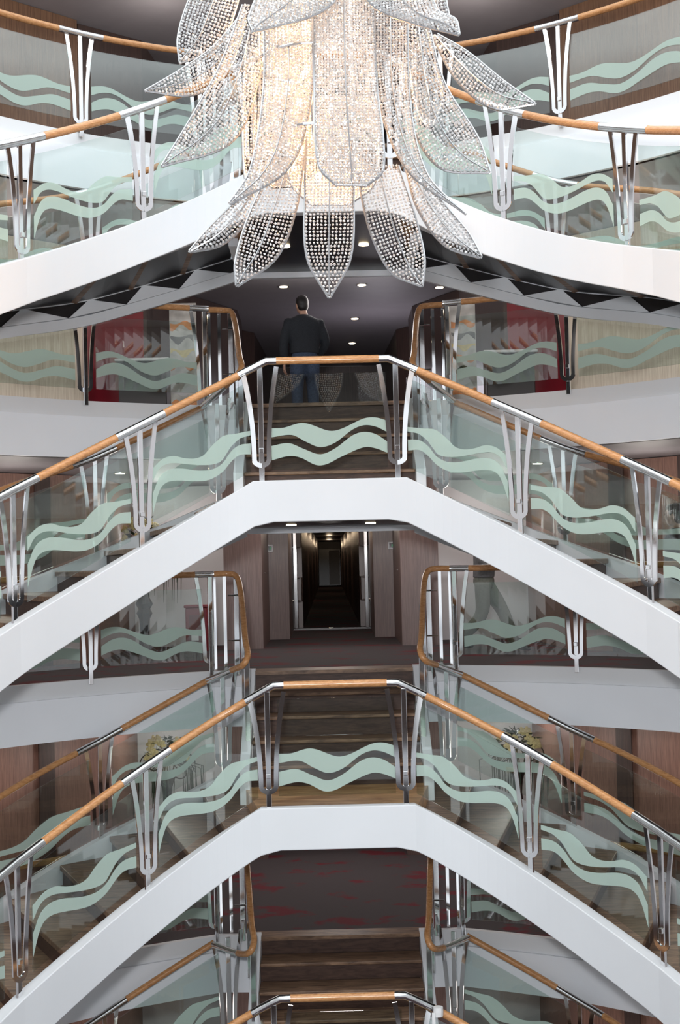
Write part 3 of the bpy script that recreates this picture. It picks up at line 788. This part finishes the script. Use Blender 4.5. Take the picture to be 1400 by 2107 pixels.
for s in (-1, 1):
    downlight(s * 2.6, 17.0, DECK['A'] - .60, 'warm downlight in the ceiling behind the second stair, %s side' % ('left' if s < 0 else 'right'))
for dk, e in (('A', 34), ('B', 40), ('C', 40), ('D', 40), ('Z', 40)):  # fill lamps without fixtures, added at mid-height to lift decks and ceilings
    zc = DECK[dk] + 1.75
    for x, y in ((-3.6, 15.4), (-1.9, 16.6), (1.9, 16.6), (3.6, 15.4)):
        lamp('deck_fill', 'POINT', (x, y, zc), e * .55, (1, .93, .86), shadow_soft_size=.35)
    lamp('deck_fill', 'POINT', (0, 18.6, zc), e * (1.1 if dk != 'A' else 1.5), (1, .94, .90), shadow_soft_size=.4)
lamp('hall_fill', 'POINT', (0.9, 22.2, DECK['A'] + 1.0), 40, (.95, .9, 1), shadow_soft_size=.4)  # added fill for the dark hall and its ceiling, no lamp body
lamp('vestibule_glow', 'POINT', (0, 22.4, 1.9), 14, (1, .86, .7), shadow_soft_size=.2)
for dk in 'BC':
    for s in (-1, 1): lamp('deck_fill', 'POINT', (s * 2.3, 18.9, DECK[dk] + 2.0), 30, (1, .95, .9), shadow_soft_size=.2)  # added fill to brighten the white walls, no fixture here
for yy in (33, 41, 50, 60):
    lamp('corridor_glow', 'POINT', (0, yy, 1.9), 5 + (yy - 28) * .15, (1, .75, .5), shadow_soft_size=.1)

# ------------------------------------------------------------------ unseen camera side: bands and piers added for reflections in chrome and glass
for k, zc in enumerate((-5.82, -2.908, 0.0 - .35, 2.965, 5.857, 8.6)):
    if k == 2: pass
    mb = MB(); mb.box(-9, 9, -4.6, -4.2, zc - .55, zc); struct(mb.build('trim_7', M['fascia']))
for x, hw in ((-7.6, .42), (-5, .42), (0, 2.6), (5, .42), (7.8, .42)):
    mb = MB(); mb.box(x - hw, x + hw, -5.6, -5.2, -9, 9); struct(mb.build('wall_front', M['wall_dark']))  # added dark piers; the wide one keeps window reflections off the middle panes
for s in (-1, 1):
    mb = MB(); mb.box(s * 9.0, s * 9.1, -5, 13.5, -9, 8.9) if s > 0 else mb.box(-9.1, -9.0, -5, 13.5, -9, 8.9)
    struct(mb.build('wall_' + ('left' if s < 0 else 'right'), M['wall_white']))  # out of view; white chosen to bounce fill onto the lower levels
mb = MB(); mb.box(-9, 9, -5, 30, -9.1, -9.0); struct(mb.build('floor', M['carpet']))

# ------------------------------------------------------------------ chandelier
CH = thing('chandelier', (-.05, 9.5, 1.9), 'huge crystal flower chandelier with drooping beaded petals and glowing core', 'chandelier')
OCT = np.array([(1, 0, 0), (-1, 0, 0), (0, 1, 0), (0, -1, 0), (0, 0, 1), (0, 0, -1)], float)
OF = [(0, 2, 4), (2, 1, 4), (1, 3, 4), (3, 0, 4), (2, 0, 5), (1, 2, 5), (3, 1, 5), (0, 3, 5)]
def resample(pl, n):
    A = np.array(pl, float); c = np.concatenate([[0], np.cumsum(np.hypot(*np.diff(A, axis=0).T))]); c /= c[-1]
    t = np.linspace(0, 1, n)
    xs = [herm(list(c), list(A[:, 0]), u) for u in t]; ys = [herm(list(c), list(A[:, 1]), u) for u in t]
    return np.array([xs, ys]).T
def petal(left, right, y0, y1, bulge=.06, sp=.0235, br=.0145, base_y=None, seed=0, power=1.5):
    """left/right: edge polylines base -> tip; y0 -> y1 depth from base to tip; bulge towards the viewer"""
    rr = np.random.RandomState(seed)
    n = 30; Lp = resample(left, n); Rp = resample(right, n)
    def surf(u, v):
        k = v * (n - 1); i = min(int(k), n - 2); f = k - i
        l = Lp[i] * (1 - f) + Lp[i + 1] * f; r = Rp[i] * (1 - f) + Rp[i + 1] * f
        Y = y0 + (y1 - y0) * v ** power - bulge * (1 - (2 * u - 1) ** 2) * math.sin(PI * min(1, max(.0, v * .85 + .15)))
        p = l * (1 - u) + r * u
        return ray_at(p[0], p[1], Y)
    t = bpy.data.objects.new('petal', None); C.objects.link(t); t.parent = CH; ORG[t.name] = ORG[CH.name]
    # beads
    G = np.array([[tuple(surf(a / 12, b / 40)) for a in range(13)] for b in range(41)])
    rowlen = np.linalg.norm(np.diff(G[:, 6], axis=0), axis=1).cumsum()
    nr = max(4, int(rowlen[-1] / sp)); V = []; Fs = []
    vv = np.interp(np.linspace(0, rowlen[-1], nr), np.concatenate([[0], rowlen]), np.linspace(0, 1, 41))
    cnt = 0
    for v in vv:
        a = surf(0, v); b = surf(1, v); w = (b - a).length
        m = max(1, int(w / sp))
        for q in range(m):
            u = (q + .5) / m
            p = np.array(surf(u, v)) + rr.normal(0, .0012, 3)
            ax = rr.normal(0, 1, 3); ax /= np.linalg.norm(ax); an = rr.uniform(0, PI)
            Rm = np.array(Matrix.Rotation(an, 3, Vector(ax)))
            V.append((OCT * br * np.array((1, .8, 1.05))) @ Rm.T + p); cnt += 1
    V = np.concatenate(V); mb = MB(); mb.v = V.tolist()
    mb.f = [(a + 6 * k, b + 6 * k, c + 6 * k) for k in range(cnt) for a, b, c in OF]
    me = bpy.data.meshes.new('crystal_beads'); me.from_pydata((V - ORG[CH.name]).tolist(), [], mb.f); me.materials.append(M['crystal'])
    o = bpy.data.objects.new('crystal_beads', me); C.objects.link(o); o.parent = t; o['kind'] = 'stuff'
    # edge frame
    edge = [surf(0, v) for v in np.linspace(0, 1, 26)] + [surf(1, v) for v in np.linspace(1, 0, 26)[0:]]
    mb = MB(); mb.tube(edge, .0095, 6, 1.0); mb.build('edge_frame', M['frame'], t)
    mid = [surf(.5, v) + Vector((0, -.012, 0)) for v in np.linspace(0, .98, 20)]
    mb = MB(); mb.tube(mid, .0045, 5); mb.build('midrib', M['frame'], t)
    return t
# upper tier
petal([(420, -60), (385, 10), (366, 80), (370, 128)], [(500, -60), (488, 10), (450, 95), (372, 130)], 9.75, 9.70, .05, seed=1)
petal([(505, 20), (440, 95), (370, 145), (300, 186)], [(500, 70), (465, 150), (400, 195), (300, 188)], 9.65, 9.45, .05, seed=2)
petal([(500, 10), (455, 130), (395, 240), (333, 341)], [(545, 20), (535, 150), (480, 290), (334, 343)], 9.45, 9.35, .07, seed=3)
P4 = petal([(543, 30), (543, 180), (515, 350), (472, 418)], [(642, 30), (642, 190), (600, 340), (476, 420)], 9.22, 9.05, .07, sp=.021, seed=4)
P5 = petal([(646, -20), (648, 150), (655, 340), (690, 380)], [(768, -20), (775, 170), (790, 350), (756, 381)], 9.08, 8.95, .08, sp=.0195, seed=5)
P6 = petal([(768, 20), (776, 190), (835, 345), (957, 439)], [(838, 20), (845, 220), (880, 360), (959, 441)], 9.22, 9.10, .07, sp=.021, seed=6)
petal([(838, 20), (848, 250), (905, 345), (1007, 356)], [(880, 40), (915, 170), (985, 285), (1009, 354)], 9.40, 9.30, .07, seed=7)
petal([(890, 75), (940, 165), (1015, 222), (1100, 215)], [(900, 70), (960, 105), (1035, 165), (1101, 212)], 9.62, 9.45, .05, seed=8)
petal([(560, -60), (530, -10), (512, 40), (519, 62)], [(700, -60), (690, 0), (640, 34), (521, 66)], 9.0, 8.80, .05, sp=.021, seed=9)
petal([(735, -60), (760, 5), (820, 38), (944, 72)], [(880, -60), (900, 20), (938, 40), (946, 70)], 9.0, 8.80, .05, sp=.021, seed=10)
petal([(870, -60), (880, 10), (900, 45), (915, 60)], [(912, -60), (920, 10), (925, 40), (917, 60)], 9.7, 9.68, .03, seed=11)
# lower tier
P12 = petal([(630, 290), (628, 400), (632, 530), (676, 612)], [(725, 290), (728, 400), (722, 530), (680, 612)], 9.20, 9.02, .06, sp=.0245, br=.0118, seed=12)
P13 = petal([(560, 340), (510, 450), (484, 540), (486, 587)], [(628, 320), (610, 430), (570, 530), (489, 589)], 9.25, 9.12, .06, sp=.0235, br=.0118, seed=13)
P14 = petal([(735, 350), (760, 470), (805, 560), (866, 589)], [(820, 340), (850, 430), (874, 530), (870, 589)], 9.25, 9.12, .06, sp=.0235, br=.0118, seed=14)
petal([(520, 380), (470, 430), (425, 475), (390, 516)], [(540, 390), (500, 465), (455, 505), (392, 519)], 9.5, 9.45, .04, seed=15)
petal([(835, 345), (860, 430), (915, 505), (988, 531)], [(850, 335), (915, 420), (965, 480), (991, 527)], 9.5, 9.45, .04, seed=16)
# petals turned away from the viewer
petal([(505, 100), (500, 200), (500, 320), (508, 400)], [(545, 100), (545, 200), (540, 320), (520, 400)], 9.9, 9.95, -.04, seed=17)
petal([(840, 100), (850, 180), (865, 240), (882, 262)], [(878, 60), (900, 130), (912, 200), (890, 262)], 9.9, 9.95, -.04, seed=18)
petal([(600, 200), (590, 300), (600, 380), (640, 420)], [(770, 200), (780, 300), (770, 380), (720, 420)], 9.95, 9.85, -.05, seed=19)
# the far half of the flower: petals of the same make facing the stairs
bpy.context.view_layer.update()
for src, dz, rz in ((P5, .30, PI),):
    c = src.copy(); C.objects.link(c); c.parent = CH; c.rotation_euler = (0, 0, rz); c.location = (0, 0, dz)
    for ch in list(src.children):
        q = ch.copy(); C.objects.link(q); q.parent = c
# frame of rings and rods, bulbs
cx, cy = -.055, 9.5
mb = MB()
for zc, rad in ((5.3, .38), (4.7, .40), (4.15, .40)):
    mb.tube([(cx + rad * math.cos(a), cy + rad * math.sin(a), zc) for a in np.linspace(0, 2 * PI, 33)], .012, 8)
for k in range(8):
    a = 2 * PI * k / 8; mb.tube([(cx + .38 * math.cos(a), cy + .38 * math.sin(a), z) for z in (4.15, 4.7, 5.6)], .008, 6)
mb.build('ring_frame', M['chrome'], CH)
mb = MB(); mb.tube([(cx, cy, 4.1), (cx, cy, 11.0)], .025, 10); mb.build('stem', M['chrome'], CH)
rr = random.Random(3)
for k in range(22):
    a = rr.uniform(0, 2 * PI); r = rr.uniform(.14, .30); z = 3.95 + 1.4 * k / 22
    mb = MB(); mb.ell((cx + r * math.cos(a), cy + r * math.sin(a) * .8, z), (.022, .022, .035), 10, 6); mb.build('bulb', M['bulb'], CH)
for z in (3.9, 4.2, 4.5, 4.8, 5.2):
    lamp('chandelier_glow', 'POINT', (cx, cy + .02, z), 34, (1, .50, .20), shadow_soft_size=.10)

# ------------------------------------------------------------------ flower stands
def flower_stand(x, y, z, label, seed):
    rr = random.Random(seed)
    t = thing('flower_stand', (x, y, z), label, 'flower arrangement', 'rose arrangements on black pedestals')
    mb = MB(); mb.lathe((x, y, z), [(.16, 0), (.16, .04), (.09, .10), (.06, .28), (.075, .48), (.11, .55), (.08, .61), (.12, .68), (.075, .76), (.05, .98), (.065, 1.15), (.10, 1.25), (.12, 1.30)], 20)
    mb.build('pedestal', M['black'], t, smooth=True)
    mb = MB()
    for s in (-1, 1):
        for q in range(2):
            pts = []
            for k in range(26):
                a = k / 25 * 2.2 * PI; r = .17 * (1 - k / 34)
                pts.append((x + s * (.20 + r * math.cos(a)), y - .02 + q * .12, z + 1.36 + .10 * q + r * math.sin(a)))
            mb.tube(pts, .009, 6)
    mb.build('scroll_wire', M['iron'], t)
    mb = MB()
    for k in range(90):
        a = rr.uniform(0, 2 * PI); e = rr.uniform(-.2, 1.3); r = rr.uniform(.12, .30)
        c = Vector((x + r * math.cos(a) * math.cos(e), y + r * math.sin(a) * math.cos(e), z + 1.57 + .24 * math.sin(e) + rr.uniform(-.05, .05)))
        d = Vector((math.cos(a + rr.uniform(-.6, .6)), math.sin(a), rr.uniform(-.3, .7))).normalized() * .07; w = d.cross(Vector((rr.random(), rr.random(), 1))).normalized() * .028
        up = d.cross(w).normalized() * .004
        mb.add([c - d, c + w, c + d, c - w, c + up * 2], [(0, 1, 4), (1, 2, 4), (2, 3, 4), (3, 0, 4)])
    mb.build('foliage', M['leaf'], t)
    for k in range(15):
        a = rr.uniform(PI, 2 * PI); e = rr.uniform(-.1, 1.1)
        c = Vector((x + .27 * math.cos(a) * math.cos(e), y + .24 * math.sin(a) * math.cos(e), z + 1.57 + .27 * math.sin(e)))
        m = MB()
        for j in range(7):
            b = j * 2.4; q = .018 * math.sqrt(j)
            m.ell((c.x + q * math.cos(b), c.y - .01 * (7 - j) * .5, c.z + q * math.sin(b)), (.024, .018, .024), 8, 5)
        m.build('rose', M['rose'], t, smooth=True)
    mb = MB()
    for k in range(34):
        a = rr.uniform(0, 2 * PI); r = rr.uniform(.24, .52); l = rr.uniform(.35, .75)
        p0 = Vector((x + r * .5 * math.cos(a), y + r * .5 * math.sin(a), z + 1.50)); p1 = Vector((x + r * math.cos(a), y + r * math.sin(a), z + 1.42)); 
        mb.tube([p0, p1, p1 + Vector((.01, 0, -l * .5)), p1 + Vector((.0, 0, -l))], [.004, .005, .007, .002], 5)
    mb.build('trailing_fronds', M['leaf'], t)
    return t
flower_stand(-2.56, 18.7, 0, 'black pedestal with roses and trailing fronds on the corridor deck, left', 3)
flower_stand(-2.25, 18.3, DECK['C'], 'cream roses on a black pedestal, lower left behind the third stair', 4)
flower_stand(2.42, 18.3, DECK['C'], 'cream roses on a black pedestal, lower right behind the third stair', 5)

# ------------------------------------------------------------------ people
def limb(mb, pts, rs, n=14):
    P = crom([tuple(p) for p in pts], 5); c = np.linspace(0, 1, len(rs)); q = np.linspace(0, 1, len(P))
    mb.tube([Vector(p) for p in P], list(np.interp(q, c, rs)), n)
def unify(o, vox=.012, sm=6):
    md = o.modifiers.new('remesh', 'REMESH'); md.mode = 'VOXEL'; md.voxel_size = vox; md.use_smooth_shade = True
    md = o.modifiers.new('smooth', 'SMOOTH'); md.factor = .5; md.iterations = sm
    return o
def hand(mb, wrist, d, palm_n, s=1.0, thumb=1):
    d = Vector(d).normalized(); n = Vector(palm_n).normalized(); w = d.cross(n).normalized()
    W = Vector(wrist)
    mb.tube([W - d * .02, W + d * .03, W + d * .09 * s], [.026, .034, .036], 10, .5)
    for k, (off, ln) in enumerate(((-.030, .066), (-.010, .078), (.010, .072), (.029, .056))):
        b = W + d * .085 * s + w * off
        mb.tube([b, b + d * ln * .5 + n * .006, b + d * ln * .8 + n * .022, b + d * ln * .95 + n * .040], [.0095, .009, .008, .0065], 8)
    b = W + d * .03 + w * -.028 * thumb
    mb.tube([b, b + d * .03 - w * .026 * thumb + n * .01, b + d * .06 - w * .034 * thumb + n * .02], [.012, .010, .0075], 8)
def head(mb, c, yaw, s=1.0):
    """c = centre of skull, facing direction yaw (0 = +y away from the camera)"""
    R = Matrix.Rotation(yaw, 3, 'Z'); c = Vector(c)
    mb.ell(c, (.076 * s, .095 * s, .115 * s), 18, 12, R)
    mb.ell(c + R @ Vector((0, .030, -.062)), (.056, .062, .060), 14, 9, R)
    mb.ell(c + R @ Vector((0, .098, -.022)), (.013, .020, .024), 8, 6, R)        # nose
    mb.ell(c + R @ Vector((0, .088, -.066)), (.024, .011, .009), 8, 5, R)        # mouth
    for q in (-1, 1):
        mb.ell(c + R @ Vector((q * .079, -.004, -.012)), (.010, .020, .032), 8, 6, R)
        mb.ell(c + R @ Vector((q * .030, .086, .006)), (.014, .010, .008), 8, 5, R)
        mb.ell(c + R @ Vector((q * .030, .088, .026)), (.022, .010, .007), 8, 5, R)
def person(x, y, z, label, yaw, top_m, leg_m, pose, shoulder=.22, headyaw=0.0, h=1.73, group=None):
    """pose gives joints in body frame: x right, y forward, z up (metres for a 1.73 m figure)"""
    t = thing('person', (x, y, z), label, 'person', group)
    R = Matrix.Rotation(yaw, 3, 'Z'); k = h / 1.73
    def T(p): return Vector((x, y, z)) + R @ (Vector(p) * k)
    J = {n: T(p) for n, p in pose.items()}
    b = MB()
    limb(b, [J['pelvis'], J['waist'], J['chest'], J['neck']], [.13, .12, .13, .05])
    limb(b, [J['neck'] - Vector((0, 0, .06)), J['neck'], J['head'] - Vector((0, 0, .06))], [.06, .052, .05])
    head(b, J['head'], yaw + headyaw, k)
    for s in ('L', 'R'):
        limb(b, [J['sh' + s], J['el' + s], J['wr' + s]], [.052, .046, .038, .034, .026])
        limb(b, [J['hip' + s], J['kn' + s], J['an' + s]], [.085, .07, .052, .055, .036])
        dd = (J['wr' + s] - J['el' + s]).normalized(); hand(b, J['wr' + s], dd, R @ Vector((1 if s == 'L' else -1, .3, 0)), 1, 1 if s == 'L' else -1)
        b.ell(J['an' + s] + R @ Vector((0, .06, -.045)), (.04, .11, .035), 10, 6, R)
    unify(b.build('body', M['skin'], t), .011, 3)
    # top
    c = MB()
    P = crom([tuple(J['pelvis'] + Vector((0, 0, .02))), tuple(J['waist']), tuple(J['chest']), tuple(J['neck'] - Vector((0, 0, .015)))], 6)
    rx = np.interp(np.linspace(0, 1, len(P)), [0, .33, .62, .82, .93, 1], [.19, .20, .24, .225, .13, .07]); ry = np.interp(np.linspace(0, 1, len(P)), [0, .4, .7, .9, 1], [.135, .135, .145, .11, .068])
    rs = []
    for p, a, e in zip(P, rx, ry):
        rs.append([Vector(p) + R @ Vector((a * k * math.cos(q), e * k * math.sin(q), 0)) for q in np.linspace(0, 2 * PI, 25)[:-1]])
    c.rings(rs)
    for s in ('L', 'R'):
        c.ell(J['sh' + s] + Vector((0, 0, -.015)), (.068, .07, .062), 12, 8)
        e = J['wr' + s] + (J['el' + s] - J['wr' + s]) * .06
        limb(c, [J['sh' + s] + Vector((0, 0, -.02)), J['el' + s], e], [.062, .070, .062, .055, .045])
    unify(c.build('sweater', top_m, t), .012, 4)
    c = MB()
    c.ell(J['pelvis'] + Vector((0, 0, -.02)), (.175 * k, .135 * k, .13), 16, 9, R)
    for s in ('L', 'R'):
        e = J['an' + s] + (J['kn' + s] - J['an' + s]) * .03
        limb(c, [J['hip' + s], J['kn' + s], e], [.108, .098, .080, .075, .070])
    unify(c.build('trousers', leg_m, t), .012, 4)
    for s in ('L', 'R'):
        c = MB(); A = J['an' + s]; f = J.get('toe' + s, A + R @ Vector((0, .17, -.06)))
        c.tube([A + (A - f).normalized() * .06 + Vector((0, 0, -.035)), A + Vector((0, 0, -.035)), A + (f - A) * .5 + Vector((0, 0, -.012)), f, f + (f - A).normalized() * .03], [.034, .044, .042, .036, .020], 12, .9)
        unify(c.build('shoe', M['shoe'], t), .010, 3)
    c = MB(); Rh = Matrix.Rotation(yaw + headyaw, 3, 'Z'); hc = J['head']
    c.ell(hc + Rh @ Vector((0, -.016, .022)), (.086, .096, .108), 18, 12, Rh)
    c.ell(hc + Rh @ Vector((0, -.042, -.022)), (.078, .064, .085), 16, 10, Rh)
    c.ell(hc + Rh @ Vector((0, .045, .078)), (.062, .045, .038), 12, 8, Rh)
    unify(c.build('hair', M['hair'], t), .009, 3)
    return t
stand = dict(pelvis=(0, 0, .95), waist=(0, .01, 1.12), chest=(0, .0, 1.33), neck=(0, -.005, 1.49), head=(-.015, .03, 1.615),
    shL=(-.205, -.01, 1.385), elL=(-.275, -.03, 1.10), wrL=(-.26, .04, .85), shR=(.205, -.01, 1.385), elR=(.28, .02, 1.11), wrR=(.20, .18, .95),
    hipL=(-.095, 0, .90), knL=(-.10, .03, .49), anL=(-.11, 0, .09), hipR=(.095, 0, .90), knR=(.11, .04, .49), anR=(.12, .02, .09))
walk = dict(pelvis=(0, 0, .93), waist=(0, .01, 1.10), chest=(0, .02, 1.32), neck=(0, .03, 1.48), head=(0, .06, 1.60),
    shL=(-.19, .01, 1.39), elL=(-.23, .10, 1.14), wrL=(-.06, .26, 1.16), shR=(.19, .01, 1.39), elR=(.24, -.02, 1.12), wrR=(.10, .22, 1.12),
    hipL=(-.09, .02, .88), knL=(-.09, .24, .52), anL=(-.09, .38, .11), hipR=(.09, -.02, .88), knR=(.09, -.06, .48), anR=(.09, -.36, .17),
    toeL=(-.09, .54, .06), toeR=(.09, -.24, .03))
def pose_fix(p): return p
_s = dict(stand)
person(-.29, 18.2, DECK['A'], 'person seen from behind in a black sweater and jeans above the landing', math.radians(14), M['sweater'], M['jeans'], _s, headyaw=math.radians(12), h=1.80)
w2 = dict(walk)
for k_ in ('toeL', 'toeR'): w2.pop(k_)
person(1.9, 17.1, 0, 'person walking in grey trousers behind the right balcony glass, shoes dark', math.radians(-90), M['grey_shirt'], M['khaki'], w2)
person(3.75, 14.75, 0, 'person in black trousers at the right edge, only shoes showing under the stair', math.radians(60), M['sweater'], M['black'], dict(stand))
